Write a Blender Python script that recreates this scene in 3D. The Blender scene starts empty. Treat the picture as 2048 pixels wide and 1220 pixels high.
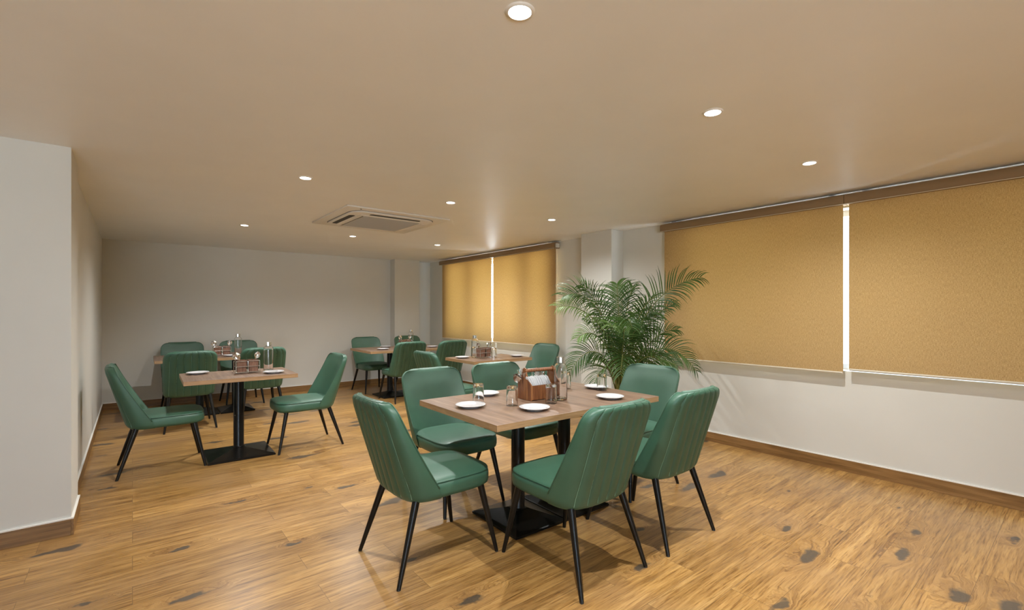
import bpy, bmesh, math, random
from mathutils import Vector, Matrix
PI = math.pi
random.seed(7)
SC = bpy.context.scene
C = SC.collection

# ------------------------------------------------------------ camera, world, exposure
CAM_H = 1.33
cam = bpy.data.objects.new('camera', bpy.data.cameras.new('camera'))
C.objects.link(cam)
cam.location = (0, 0, CAM_H)
cam.rotation_euler = (PI / 2, 0, -math.radians(38.9))
cam.data.sensor_width = 36
cam.data.lens = 36 * 940.7 / 2048
cam.data.shift_y = 14 / 2048
cam.data.clip_start = 0.05
SC.camera = cam
SC.view_settings.view_transform = 'Standard'
SC.view_settings.look = 'None'
SC.view_settings.exposure = 0.32
SC.view_settings.gamma = 1
SC.view_settings.use_curve_mapping = False
SC.cycles.use_denoising = True
SC.cycles.max_bounces = 12
SC.cycles.diffuse_bounces = 7
SC.cycles.transmission_bounces = 10
SC.cycles.transparent_max_bounces = 12
SC.cycles.sample_clamp_indirect = 6
SC.cycles.blur_glossy = 0.5
SC.cycles.caustics_refractive = False
SC.cycles.caustics_reflective = False

world = bpy.data.worlds.new('sky')
SC.world = world
world.use_nodes = True
wn = world.node_tree
# overcast sky above, bright hazy ground below the horizon
_tc = wn.nodes.new('ShaderNodeTexCoord'); _sp = wn.nodes.new('ShaderNodeSeparateXYZ'); _rp = wn.nodes.new('ShaderNodeValToRGB')
wn.links.new(_tc.outputs['Generated'], _sp.inputs[0])
_mr = wn.nodes.new('ShaderNodeMapRange'); _mr.inputs[1].default_value = -1; _mr.inputs[2].default_value = 1
wn.links.new(_sp.outputs[2], _mr.inputs[0]); wn.links.new(_mr.outputs[0], _rp.inputs[0])
_rp.color_ramp.elements[0].position = 0.44; _rp.color_ramp.elements[0].color = (0.92, 0.97, 1.03, 1)
_rp.color_ramp.elements[1].position = 0.56; _rp.color_ramp.elements[1].color = (0.33, 0.42, 0.55, 1)
wn.links.new(_rp.outputs[0], wn.nodes['Background'].inputs[0])
wn.nodes['Background'].inputs[1].default_value = 19.0

LAMP_W = 92.0
LAMP_COL = (0.96, 0.975, 0.965)
CEIL = 2.313
RX = 4.637          # right wall
BY = 8.36           # back wall
LX = -0.32          # left wall of the far part
FLOOR_LIGHTS = []

# ------------------------------------------------------------ material helpers
def mat(name, col, rough=0.5, metal=0.0, **kw):
    m = bpy.data.materials.new(name)
    m.use_nodes = True
    b = m.node_tree.nodes['Principled BSDF']
    b.inputs['Base Color'].default_value = (*col, 1)
    b.inputs['Roughness'].default_value = rough
    b.inputs['Metallic'].default_value = metal
    for k, v in kw.items():
        b.inputs[k].default_value = v
    return m

class NT:
    def __init__(s, m):
        s.t = m.node_tree; s.b = s.t.nodes['Principled BSDF']
    def n(s, typ, **kw):
        nd = s.t.nodes.new(typ)
        for k, v in kw.items():
            setattr(nd, k, v)
        return nd
    def l(s, a, b): s.t.links.new(a, b)
    def coord(s, scale=(1, 1, 1), out='Object'):
        tc = s.n('ShaderNodeTexCoord'); mp = s.n('ShaderNodeMapping')
        mp.inputs['Scale'].default_value = scale
        s.l(tc.outputs[out], mp.inputs['Vector']); return mp.outputs[0]
    def noise(s, vec, scale, detail=3, rough=0.5, dist=0.0):
        x = s.n('ShaderNodeTexNoise'); x.inputs['Scale'].default_value = scale
        x.inputs['Detail'].default_value = detail; x.inputs['Roughness'].default_value = rough
        x.inputs['Distortion'].default_value = dist
        s.l(vec, x.inputs['Vector']); return x.outputs['Fac']
    def ramp(s, fac, stops):
        r = s.n('ShaderNodeValToRGB'); e = r.color_ramp.elements
        while len(e) < len(stops): e.new(0.5)
        for k, (p, c) in enumerate(stops):
            e[k].position = p; e[k].color = (*c, 1) if len(c) == 3 else c
        s.l(fac, r.inputs[0]); return r.outputs[0]
    def mix(s, fac, a, b, mode='MIX'):
        x = s.n('ShaderNodeMix', data_type='RGBA', blend_type=mode)
        for sock, v in ((x.inputs[0], fac), (x.inputs[6], a), (x.inputs[7], b)):
            if isinstance(v, (int, float)): sock.default_value = v
            elif isinstance(v, tuple): sock.default_value = (*v, 1)
            else: s.l(v, sock)
        return x.outputs[2]
    def math(s, op, a, b=0.0, c=0.0, clamp=False):
        x = s.n('ShaderNodeMath', operation=op, use_clamp=clamp)
        for i, v in enumerate((a, b, c)):
            if isinstance(v, (int, float)): x.inputs[i].default_value = v
            else: s.l(v, x.inputs[i])
        return x.outputs[0]
    def bump(s, h, strength, dist=0.01):
        x = s.n('ShaderNodeBump'); x.inputs['Strength'].default_value = strength
        x.inputs['Distance'].default_value = dist
        s.l(h, x.inputs['Height']); s.l(x.outputs[0], s.b.inputs['Normal'])

def paint(name, col, rough=0.55, bump=0.06):
    m = mat(name, col, rough); n = NT(m)
    v = n.coord()
    f = n.noise(v, 2.2, 4, 0.55)
    c = n.ramp(f, [(0.3, tuple(x * 0.965 for x in col)), (0.7, col)])
    n.l(c, n.b.inputs['Base Color'])
    n.bump(n.noise(v, 160, 2), bump, 0.002)
    return m

M = {}
M['wall'] = paint('wall_paint', (0.66, 0.655, 0.615))
M['ceiling'] = paint('ceiling_paint', (0.88, 0.88, 0.87), 0.42)
M['white_trim'] = mat('white_trim', (0.82, 0.80, 0.76), 0.4)

def floor_mat():
    m = mat('oak_plank_floor', (0.5, 0.3, 0.12), 0.33); n = NT(m)
    v = n.coord()
    br = n.n('ShaderNodeTexBrick', offset=0.37, squash=1.0)
    br.inputs['Color1'].default_value = (0, 0, 0, 1); br.inputs['Color2'].default_value = (1, 1, 1, 1)
    br.inputs['Mortar'].default_value = (0.5, 0.5, 0.5, 1)
    br.inputs['Scale'].default_value = 1; br.inputs['Mortar Size'].default_value = 0.0012
    br.inputs['Mortar Smooth'].default_value = 0.2
    br.inputs['Brick Width'].default_value = 1.12; br.inputs['Row Height'].default_value = 0.183
    n.l(v, br.inputs['Vector'])
    rnd = n.n('ShaderNodeSeparateColor'); n.l(br.outputs['Color'], rnd.inputs[0]); rnd = rnd.outputs[0]
    off = n.n('ShaderNodeCombineXYZ'); n.l(n.math('MULTIPLY', rnd, 37.0), off.inputs[0]); n.l(n.math('MULTIPLY', rnd, 11.0), off.inputs[2])
    add = n.n('ShaderNodeVectorMath', operation='ADD'); n.l(v, add.inputs[0]); n.l(off.outputs[0], add.inputs[1])
    # knots
    kmp = n.n('ShaderNodeMapping'); kmp.inputs['Scale'].default_value = (1.0, 3.0, 1.0); n.l(v, kmp.inputs['Vector'])
    kd = n.n('ShaderNodeTexNoise'); kd.inputs['Scale'].default_value = 9; kd.inputs['Detail'].default_value = 3; n.l(v, kd.inputs['Vector'])
    kds = n.n('ShaderNodeVectorMath', operation='SCALE'); n.l(kd.outputs['Color'], kds.inputs[0]); kds.inputs['Scale'].default_value = 0.26
    kadd = n.n('ShaderNodeVectorMath', operation='ADD'); n.l(kmp.outputs[0], kadd.inputs[0]); n.l(kds.outputs[0], kadd.inputs[1])
    vo = n.n('ShaderNodeTexVoronoi', voronoi_dimensions='2D'); vo.inputs['Scale'].default_value = 1.15
    n.l(kadd.outputs[0], vo.inputs['Vector'])
    vs = n.n('ShaderNodeSeparateColor'); n.l(vo.outputs['Color'], vs.inputs[0])
    has = n.math('GREATER_THAN', vs.outputs[0], 0.35)
    size = n.math('MULTIPLY_ADD', vs.outputs[1], 0.13, 0.05)
    kn = n.math('SUBTRACT', 1.0, n.math('DIVIDE', vo.outputs['Distance'], size), clamp=True)
    knot = n.math('MULTIPLY', n.math('MULTIPLY', kn, 2.6, clamp=True), has)
    halo = n.math('SUBTRACT', 1.0, n.math('DIVIDE', vo.outputs['Distance'], n.math('MULTIPLY', size, 2.6)), clamp=True)
    halo = n.math('MULTIPLY', halo, has)
    # grain bends round the knots
    sep = n.n('ShaderNodeSeparateXYZ'); n.l(add.outputs[0], sep.inputs[0])
    comb = n.n('ShaderNodeCombineXYZ')
    n.l(n.math('MULTIPLY', sep.outputs[0], 0.8), comb.inputs[0])
    n.l(n.math('ADD', n.math('MULTIPLY', sep.outputs[1], 12.0), n.math('MULTIPLY', halo, 1.6)), comb.inputs[1])
    n.l(sep.outputs[2], comb.inputs[2])
    g1 = n.noise(comb.outputs[0], 1.6, 5, 0.6, 0.5)
    g2 = n.noise(comb.outputs[0], 7.5, 4, 0.65, 0.3)
    base = n.ramp(g1, [(0.28, (0.26, 0.135, 0.042)), (0.44, (0.40, 0.225, 0.070)), (0.60, (0.51, 0.300, 0.102)), (0.8, (0.59, 0.38, 0.150))])
    fine = n.ramp(g2, [(0.32, (0.48, 0.40, 0.30)), (0.44, (0.86, 0.82, 0.76)), (0.55, (1, 1, 1)), (0.70, (1.12, 1.12, 1.10))])
    col = n.mix(1.0, base, fine, 'MULTIPLY')
    fc = n.n('ShaderNodeCombineXYZ'); n.l(n.math('MULTIPLY', sep.outputs[0], 7.0), fc.inputs[0]); n.l(n.math('ADD', n.math('MULTIPLY', sep.outputs[1], 150.0), n.math('MULTIPLY', halo, 9.0)), fc.inputs[1]); n.l(sep.outputs[2], fc.inputs[2])
    g3 = n.noise(fc.outputs[0], 1.0, 2, 0.5)
    pores = n.ramp(g3, [(0.28, (0.55, 0.47, 0.38)), (0.42, (0.95, 0.93, 0.90)), (0.6, (1.03, 1.03, 1.02))])
    col = n.mix(1.0, col, pores, 'MULTIPLY')
    tint = n.ramp(rnd, [(0, (0.80, 0.77, 0.75)), (1, (1.10, 1.09, 1.06))])
    col = n.mix(1.0, col, tint, 'MULTIPLY')
    big = n.noise(v, 1.3, 2)
    col = n.mix(n.math('MULTIPLY', n.math('SUBTRACT', big, 0.45, clamp=True), 1.4), col, (0.36, 0.23, 0.13), 'MIX')
    st = n.n('ShaderNodeCombineXYZ'); n.l(n.math('MULTIPLY', sep.outputs[0], 1.1), st.inputs[0]); n.l(n.math('ADD', n.math('MULTIPLY', sep.outputs[1], 26.0), n.math('MULTIPLY', halo, 2.5)), st.inputs[1]); n.l(sep.outputs[2], st.inputs[2])
    sk = n.noise(st.outputs[0], 1.9, 4, 0.6, 0.8)
    skm = n.math('MULTIPLY', n.math('SUBTRACT', sk, 0.575, clamp=True), 6.0, clamp=True)
    col = n.mix(n.math('MULTIPLY', skm, 0.62), col, (0.15, 0.085, 0.04))
    col = n.mix(n.math('MULTIPLY', halo, 0.35), col, (0.28, 0.15, 0.06))
    col = n.mix(n.math('MULTIPLY', knot, 0.85), col, (0.060, 0.054, 0.044))
    col = n.mix(n.math('MULTIPLY', br.outputs['Fac'], 0.75), col, (0.13, 0.07, 0.03))
    n.l(col, n.b.inputs['Base Color'])
    n.l(n.math('MULTIPLY_ADD', g2, 0.16, 0.24), n.b.inputs['Roughness'])
    n.bump(n.math('SUBTRACT', g2, n.math('MULTIPLY', br.outputs['Fac'], 2.0)), 0.12, 0.002)
    return m
M['floor'] = floor_mat()

def wood(name, dark, mid, light, axis='y', scale=1.0, rough=0.4, rnd=False):
    m = mat(name, mid, rough); n = NT(m)
    s = {'y': (16, 0.9, 16), 'x': (0.9, 16, 16), 'z': (16, 16, 0.9)}[axis]
    v = n.coord(tuple(k * scale for k in s))
    if rnd:
        oi = n.n('ShaderNodeObjectInfo'); ad = n.n('ShaderNodeVectorMath', operation='ADD'); cx = n.n('ShaderNodeCombineXYZ')
        n.l(n.math('MULTIPLY', oi.outputs['Random'], 20.0), cx.inputs[1]); n.l(v, ad.inputs[0]); n.l(cx.outputs[0], ad.inputs[1]); v = ad.outputs[0]
    g = n.noise(v, 2.2, 5, 0.62, 0.7); f = n.noise(v, 9, 3, 0.6)
    c = n.ramp(g, [(0.28, dark), (0.5, mid), (0.72, light)])
    fr = n.ramp(f, [(0.3, (0.78, 0.76, 0.74)), (0.55, (1, 1, 1))])
    n.l(n.mix(1.0, c, fr, 'MULTIPLY'), n.b.inputs['Base Color'])
    n.bump(f, 0.08, 0.001)
    return m
M['table_top'] = wood('walnut_laminate', (0.135, 0.080, 0.052), (0.225, 0.141, 0.095), (0.315, 0.208, 0.143), 'y', 1.0, 0.38)
M['table_edge'] = wood('laminate_edge', (0.24, 0.135, 0.06), (0.36, 0.215, 0.105), (0.44, 0.28, 0.145), 'x', 1.5, 0.42)
M['table_edge_y'] = wood('laminate_edge_y', (0.24, 0.135, 0.06), (0.36, 0.215, 0.105), (0.44, 0.28, 0.145), 'y', 1.5, 0.42)
M['skirting'] = wood('skirting_wood', (0.14, 0.070, 0.022), (0.25, 0.132, 0.045), (0.35, 0.195, 0.075), 'x', 0.8, 0.4)
M['skirting_y'] = wood('skirting_wood_y', (0.14, 0.070, 0.022), (0.25, 0.132, 0.045), (0.35, 0.195, 0.075), 'y', 0.8, 0.4)
M['caddy_wood'] = wood('sheesham_wood', (0.11, 0.035, 0.014), (0.22, 0.08, 0.03), (0.38, 0.17, 0.06), 'z', 2.2, 0.35)
M['cup_wood'] = wood('brown_cup', (0.13, 0.06, 0.035), (0.22, 0.11, 0.07), (0.34, 0.19, 0.13), 'z', 2.5, 0.45)

def leather():
    m = mat('green_leatherette', (0.06, 0.155, 0.10), 0.45); n = NT(m)
    v = n.coord()
    f = n.noise(v, 6, 3)
    c = n.ramp(f, [(0.3, (0.037, 0.103, 0.064)), (0.7, (0.046, 0.124, 0.079))])
    n.l(c, n.b.inputs['Base Color'])
    n.b.inputs['Specular IOR Level'].default_value = 0.55
    vo = n.n('ShaderNodeTexVoronoi'); vo.inputs['Scale'].default_value = 420; n.l(v, vo.inputs['Vector'])
    n.bump(vo.outputs['Distance'], 0.10, 0.0006)
    return m
M['leather'] = leather()
M['thread'] = mat('seam_thread', (0.26, 0.48, 0.36), 0.6)
M['black_metal'] = mat('black_painted_steel', (0.006, 0.0055, 0.005), 0.28, **{'Specular IOR Level': 0.3})
M['leg_metal'] = mat('black_leg_enamel', (0.007, 0.006, 0.005), 0.32, **{'Specular IOR Level': 0.32})
M['foot'] = mat('leg_glide', (0.03, 0.03, 0.03), 0.6)
M['chrome'] = mat('polished_steel', (0.75, 0.74, 0.72), 0.14, 1.0)
M['porcelain'] = mat('white_porcelain', (0.60, 0.60, 0.62), 0.15)
M['napkin'] = mat('napkin_paper', (0.86, 0.87, 0.88), 0.85)
M['glass'] = mat('clear_glass', (1, 1, 1), 0.0, **{'Transmission Weight': 1.0, 'IOR': 1.45})
def pane_mat():
    m = bpy.data.materials.new('window_pane'); m.use_nodes = True
    t = m.node_tree; tr = t.nodes.new('ShaderNodeBsdfTransparent'); gl = t.nodes.new('ShaderNodeBsdfGlossy')
    gl.inputs['Roughness'].default_value = 0.02; tr.inputs[0].default_value = (0.95, 0.98, 0.98, 1)
    mx = t.nodes.new('ShaderNodeMixShader'); mx.inputs[0].default_value = 0.07
    t.links.new(tr.outputs[0], mx.inputs[1]); t.links.new(gl.outputs[0], mx.inputs[2])
    t.links.new(mx.outputs[0], t.nodes['Material Output'].inputs[0]); return m
M['pane'] = pane_mat()
M['ac_white'] = mat('ac_plastic', (0.74, 0.71, 0.66), 0.4)
M['ac_grille'] = mat('ac_grille_plastic', (0.50, 0.47, 0.42), 0.5)
M['ac_dark'] = mat('ac_slot_dark', (0.03, 0.028, 0.025), 0.6)
M['upvc'] = mat('window_frame_white', (0.78, 0.80, 0.82), 0.4)
M['valance'] = mat('valance_cover', (0.27, 0.175, 0.09), 0.55)
M['hem'] = mat('hem_rail', (0.62, 0.56, 0.45), 0.45)
M['plastic_white'] = mat('chain_plastic', (0.75, 0.73, 0.68), 0.4)
M['concrete'] = paint('exterior_render', (0.34, 0.34, 0.34), 0.8)
M['soil'] = mat('soil', (0.04, 0.025, 0.015), 0.95)
M['pot'] = mat('dark_planter', (0.035, 0.033, 0.03), 0.45)

def blind_mat():
    m = bpy.data.materials.new('woven_blind_fabric'); m.use_nodes = True
    n = NT(m)
    v = n.coord()
    # weave: irregular short horizontal threads
    a = n.coord((1, 130, 420)); wv = n.noise(a, 1.0, 2, 0.6, 0.4)
    b = n.coord((1, 380, 40)); wv2 = n.noise(b, 1.0, 2)
    h = n.math('ADD', n.math('MULTIPLY', wv, 0.65), n.math('MULTIPLY', wv2, 0.35))
    c = n.ramp(h, [(0.34, (0.27, 0.165, 0.062)), (0.5, (0.43, 0.28, 0.125)), (0.66, (0.56, 0.40, 0.20))])
    n.l(c, n.b.inputs['Base Color']); n.b.inputs['Roughness'].default_value = 0.8
    n.bump(h, 0.35, 0.002)
    tr = n.n('ShaderNodeBsdfTranslucent'); n.l(n.mix(1.0, c, (1.0, 0.80, 0.42), 'MULTIPLY'), tr.inputs[0])
    mx = n.n('ShaderNodeMixShader'); mx.inputs[0].default_value = 0.115
    n.l(n.b.outputs[0], mx.inputs[1]); n.l(tr.outputs[0], mx.inputs[2])
    n.l(mx.outputs[0], n.t.nodes['Material Output'].inputs[0])
    return m
M['blind'] = blind_mat()

def leaf_mat(name, c1, c2):
    m = mat(name, c1, 0.42); n = NT(m)
    oi = n.n('ShaderNodeObjectInfo')
    f = n.noise(n.coord(), 5, 2)
    c = n.ramp(f, [(0.3, c1), (0.7, c2)])
    n.l(c, n.b.inputs['Base Color'])
    tr = n.n('ShaderNodeBsdfTranslucent'); n.l(c, tr.inputs[0])
    mx = n.n('ShaderNodeMixShader'); mx.inputs[0].default_value = 0.3
    n.l(n.b.outputs[0], mx.inputs[1]); n.l(tr.outputs[0], mx.inputs[2])
    n.l(mx.outputs[0], n.t.nodes['Material Output'].inputs[0])
    return m
M['leaf'] = leaf_mat('palm_leaf', (0.03, 0.085, 0.016), (0.10, 0.19, 0.045))
M['leaf_pale'] = leaf_mat('palm_leaf_pale', (0.16, 0.28, 0.07), (0.28, 0.42, 0.14))
M['cane'] = mat('palm_cane', (0.20, 0.22, 0.06), 0.5)
def emit(name, col, s):
    m = bpy.data.materials.new(name); m.use_nodes = True
    b = m.node_tree.nodes['Principled BSDF']
    b.inputs['Emission Color'].default_value = (*col, 1); b.inputs['Emission Strength'].default_value = s
    return m
M['lens'] = emit('lit_diffuser', (1, 0.97, 0.92), 14)

# ------------------------------------------------------------ mesh helpers
def obj(name, bm, m, parent=None, smooth=None, loc=None):
    me = bpy.data.meshes.new(name)
    bmesh.ops.recalc_face_normals(bm, faces=bm.faces)
    bm.to_mesh(me); bm.free()
    for x in (m if isinstance(m, (list, tuple)) else [m]):
        me.materials.append(x)
    if smooth is not None:
        for p in me.polygons: p.use_smooth = True
        if smooth < 180:
            me.set_sharp_from_angle(angle=math.radians(smooth))
    o = bpy.data.objects.new(name, me); C.objects.link(o)
    if parent: o.parent = parent
    if loc: o.location = loc
    return o

def thing(name, label, cat, loc=(0, 0, 0), rz=0, group=None):
    o = bpy.data.objects.new(name, None); C.objects.link(o)
    o.empty_display_size = 0.05
    o.location = loc; o.rotation_euler = (0, 0, rz)
    tag(o, label, cat, group); return o

def tag(o, label, cat, group=None):
    o['label'] = label; o['category'] = cat
    if group: o['group'] = group
    return o

def struct(name, bm, m, parent=None, smooth=None):
    o = obj(name, bm, m, parent, smooth)
    if parent is None: o['kind'] = 'structure'
    return o

def dup(root, loc, rz=0, label=None):
    r = root.copy(); C.objects.link(r); r.location = loc; r.rotation_euler = (0, 0, rz)
    if label: r['label'] = label
    for ch in list(root.children):
        c = ch.copy(); C.objects.link(c); c.parent = r
        for g in list(ch.children):
            d = g.copy(); C.objects.link(d); d.parent = c
    return r

def box(bm, x0, x1, y0, y1, z0, z1, mi=0):
    vs = [bm.verts.new(p) for p in ((x0, y0, z0), (x1, y0, z0), (x1, y1, z0), (x0, y1, z0), (x0, y0, z1), (x1, y0, z1), (x1, y1, z1), (x0, y1, z1))]
    fs = [bm.faces.new([vs[i] for i in f]) for f in ((0, 3, 2, 1), (4, 5, 6, 7), (0, 1, 5, 4), (1, 2, 6, 5), (2, 3, 7, 6), (3, 0, 4, 7))]
    for f in fs: f.material_index = mi
    return fs

def boxb(x0, x1, y0, y1, z0, z1, bev=0.0, seg=2):
    bm = bmesh.new(); box(bm, x0, x1, y0, y1, z0, z1)
    if bev: bmesh.ops.bevel(bm, geom=bm.edges[:], offset=bev, segments=seg, profile=0.5, affect='EDGES')
    return bm

def ring_loft(bm, rings, closed=True, cap0=True, cap1=True, mi=0):
    """rings: list of lists of points, same length"""
    V = [[bm.verts.new(p) for p in r] for r in rings]
    n = len(V[0])
    for a, b in zip(V[:-1], V[1:]):
        for i in range(n if closed else n - 1):
            j = (i + 1) % n
            f = bm.faces.new((a[i], a[j], b[j], b[i])); f.material_index = mi
    if closed and cap0: bm.faces.new(V[0][::-1]).material_index = mi
    if closed and cap1: bm.faces.new(V[-1]).material_index = mi
    return V

def lathe(bm, prof, n=32, c=(0, 0, 0), mi=0, closed_profile=False):
    """prof: list of (r, z); r=0 gives a pole"""
    V = []
    for r, z in prof:
        if r < 1e-6: V.append([bm.verts.new((c[0], c[1], c[2] + z))])
        else: V.append([bm.verts.new((c[0] + r * math.cos(2 * PI * i / n), c[1] + r * math.sin(2 * PI * i / n), c[2] + z)) for i in range(n)])
    pairs = list(zip(V[:-1], V[1:]))
    if closed_profile: pairs.append((V[-1], V[0]))
    for a, b in pairs:
        for i in range(n):
            j = (i + 1) % n
            if len(a) == 1 and len(b) == 1: continue
            if len(a) == 1: f = bm.faces.new((a[0], b[j], b[i]))
            elif len(b) == 1: f = bm.faces.new((a[i], a[j], b[0]))
            else: f = bm.faces.new((a[i], a[j], b[j], b[i]))
            f.material_index = mi

def tube(bm, pts, rad, n=10, caps=True, mi=0):
    pts = [Vector(p) for p in pts]
    rads = rad if isinstance(rad, (list, tuple)) else [rad] * len(pts)
    rings = []; up = None
    for i, p in enumerate(pts):
        d = (pts[min(i + 1, len(pts) - 1)] - pts[max(i - 1, 0)]).normalized()
        if up is None:
            up = Vector((0, 0, 1)) if abs(d.z) < 0.9 else Vector((1, 0, 0))
        s = d.cross(up).normalized(); up = s.cross(d).normalized()
        rings.append([p + rads[i] * (math.cos(2 * PI * k / n) * s + math.sin(2 * PI * k / n) * up) for k in range(n)])
    ring_loft(bm, rings, True, caps, caps, mi)

# ------------------------------------------------------------ the room
FX, FY = -4.2, -3.2          # far left and the wall behind the camera
bm = bmesh.new(); box(bm, FX - .2, RX + .3, FY - .2, BY + .2, -0.12, 0)
struct('floor', bm, M['floor'])
bm = bmesh.new(); box(bm, FX - .2, RX + .3, FY - .2, BY + .2, CEIL, CEIL + 0.15)
struct('ceiling', bm, M['ceiling'])
TH = 0.24
def wall_with_holes(name, axis, at, thick, a0, a1, holes):
    """wall in the plane axis=at; holes (a0,a1,z0,z1) sorted along a"""
    bm = bmesh.new()
    def b(p0, p1, z0, z1):
        if axis == 'x': box(bm, min(at, at + thick), max(at, at + thick), p0, p1, z0, z1)
        else: box(bm, p0, p1, min(at, at + thick), max(at, at + thick), z0, z1)
    cur = a0
    for h0, h1, z0, z1 in holes:
        b(cur, h0, 0, CEIL); b(h0, h1, 0, z0); b(h0, h1, z1, CEIL); cur = h1
    b(cur, a1, 0, CEIL)
    return struct(name, bm, M['wall'])
WZ0, WZ1 = 0.80, 2.20
NW = (-0.40, 2.90, 0.834, WZ1)      # near window opening
FW = (4.84, 7.60, 0.838, WZ1)        # far window opening
wall_with_holes('wall_right', 'x', RX, TH, FY, BY, [NW, FW])
wall_with_holes('wall_back', 'y', BY, 0.2, LX - .3, RX + TH, [])
wall_with_holes('wall_left', 'x', LX, -0.2, 4.25, BY, [])
# the column at the left and the wall that runs off from it
bm = bmesh.new(); box(bm, FX - .2, -0.285, 3.845, 4.28, 0, CEIL); struct('wall_front_left', bm, M['wall'])
SW = (0.2, 2.6, 0.25, 1.70)
wall_with_holes('wall_side', 'x', FX, -0.2, FY, 3.845, [])
wall_with_holes('wall_front', 'y', FY, -0.2, FX, RX + TH, [(-2.6, -0.2, 0.25, 1.70)])
# pilasters
bm = boxb(4.42, RX + .02, 3.60, 4.085, 0, CEIL, 0.004); struct('wall_right_pilaster', bm, M['wall'])
bm = boxb(3.79, 4.30, 8.165, BY + .02, 0, CEIL, 0.004); struct('wall_back_pilaster', bm, M['wall'])

# skirting with a white bead of filler on top
def skirt(name, x0, x1, y0, y1, wm):
    bm = boxb(x0, x1, y0, y1, 0, 0.096, 0.0015, 1); o = struct(name, bm, M[wm])
    sx = 0.003
    bm = bmesh.new(); box(bm, x0, x1, y0, y1, 0.096, 0.1035)
    t = obj('filler_bead', bm, M['white_trim'], o); t['label'] = 'thin white filler bead along the top'
    return o
T = 0.012
skirt('baseboard_right', RX - T, RX, FY, 3.60, 'skirting_y')
skirt('baseboard_right_far', RX - T, RX, 4.085, BY - T, 'skirting_y')
skirt('baseboard_pilaster_side', 4.42, RX - T, 3.60 - T, 3.60, 'skirting')
skirt('baseboard_pilaster', 4.42 - T, 4.42, 3.60 - T, 4.085, 'skirting_y')
skirt('baseboard_back', LX, 3.79 - T, BY - T, BY, 'skirting')
skirt('baseboard_back_pilaster', 3.79 - T, 4.30, 8.165 - T, 8.165, 'skirting')
skirt('baseboard_back_pilaster_side', 3.79 - T, 3.79, 8.165, BY, 'skirting_y')
skirt('baseboard_left', LX, LX + T, 4.28, BY - T, 'skirting_y')
skirt('baseboard_front_left', FX, -0.285, 3.845 - T, 3.845, 'skirting')
skirt('baseboard_column_side', -0.285, -0.285 + T, 3.845 - T, 4.28, 'skirting_y')

# windows
def window(name, hole, xo, mull, facing=1):
    y0, y1, z0, z1 = hole
    root = bpy.data.objects.new(name, None); C.objects.link(root); root['kind'] = 'structure'
    x0, x1 = xo, xo + 0.05
    bm = bmesh.new(); f = 0.05
    box(bm, x0, x1, y0, y1, z0, z0 + f); box(bm, x0, x1, y0, y1, z1 - f, z1)
    box(bm, x0, x1, y0, y0 + f, z0 + f, z1 - f); box(bm, x0, x1, y1 - f, y1, z0 + f, z1 - f)
    obj('window_frame', bm, M['upvc'], root)
    for k, (m0, m1) in enumerate(mull):
        bm = bmesh.new(); box(bm, x0 - 0.005, x1 + 0.005, m0, m1, z0 + f, z1 - f); obj('mullion', bm, M['upvc'], root)
    cuts = [y0 + f] + [q for mm in mull for q in mm] + [y1 - f]
    for a, b in zip(cuts[::2], cuts[1::2]):
        bm = bmesh.new(); box(bm, x0 + 0.02, x0 + 0.026, a, b, z0 + f, z1 - f); obj('window_pane', bm, M['pane'], root)
    bm = boxb(min(xo, RX - 0.0) if facing > 0 else x1, x0 if facing > 0 else FX, y0, y1, z0 - 0.001, z0 + 0.012) if False else bmesh.new()
    if facing > 0:
        box(bm, RX + 0.001, x0, y0 + .001, y1 - .001, z0 - 0.02, z0 + 0.004)
        obj('window_sill', bm, M['upvc'], root)
    else: bm.free()
    return root
def portal(loc, rot, sx, sy):
    d = bpy.data.lights.new('window_portal', 'AREA'); d.shape = 'RECTANGLE'; d.size = sx; d.size_y = sy
    d.cycles.is_portal = True
    o = bpy.data.objects.new('window_portal', d); C.objects.link(o); o.location = loc; o.rotation_euler = rot
portal((4.62, 6.157, 1.53), (0, PI / 2, 0), 1.40, 0.07)
portal((4.62, 1.282, 1.53), (0, PI / 2, 0), 1.40, 0.07)
portal((4.62, 1.25, 0.82), (0, PI / 2, 0), 0.08, 3.3)
portal((4.62, 6.2, 0.82), (0, PI / 2, 0), 0.06, 2.8)
portal((-1.4, FY + 0.005, 0.975), (PI / 2, 0, 0), 2.4, 1.45)
window('window_1', NW, RX + 0.13, [(0.62, 0.70), (1.70, 1.80)])
window('window_2', FW, RX + 0.13, [(5.28, 5.48), (5.98, 6.06), (6.78, 6.98)])
window('window_added', SW, FY - 0.15, [(1.36, 1.44)], -1).rotation_euler = (0, 0, PI / 2)  # unseen window, added behind the camera to bring in daylight
# exterior: unseen wall added to dim the daylight behind the near blinds
bm = bmesh.new(); box(bm, 6.3, 6.5, -4.5, 3.4, -1, 3.4)
o = struct('wall_daylight_block', bm, M['concrete'])

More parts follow.
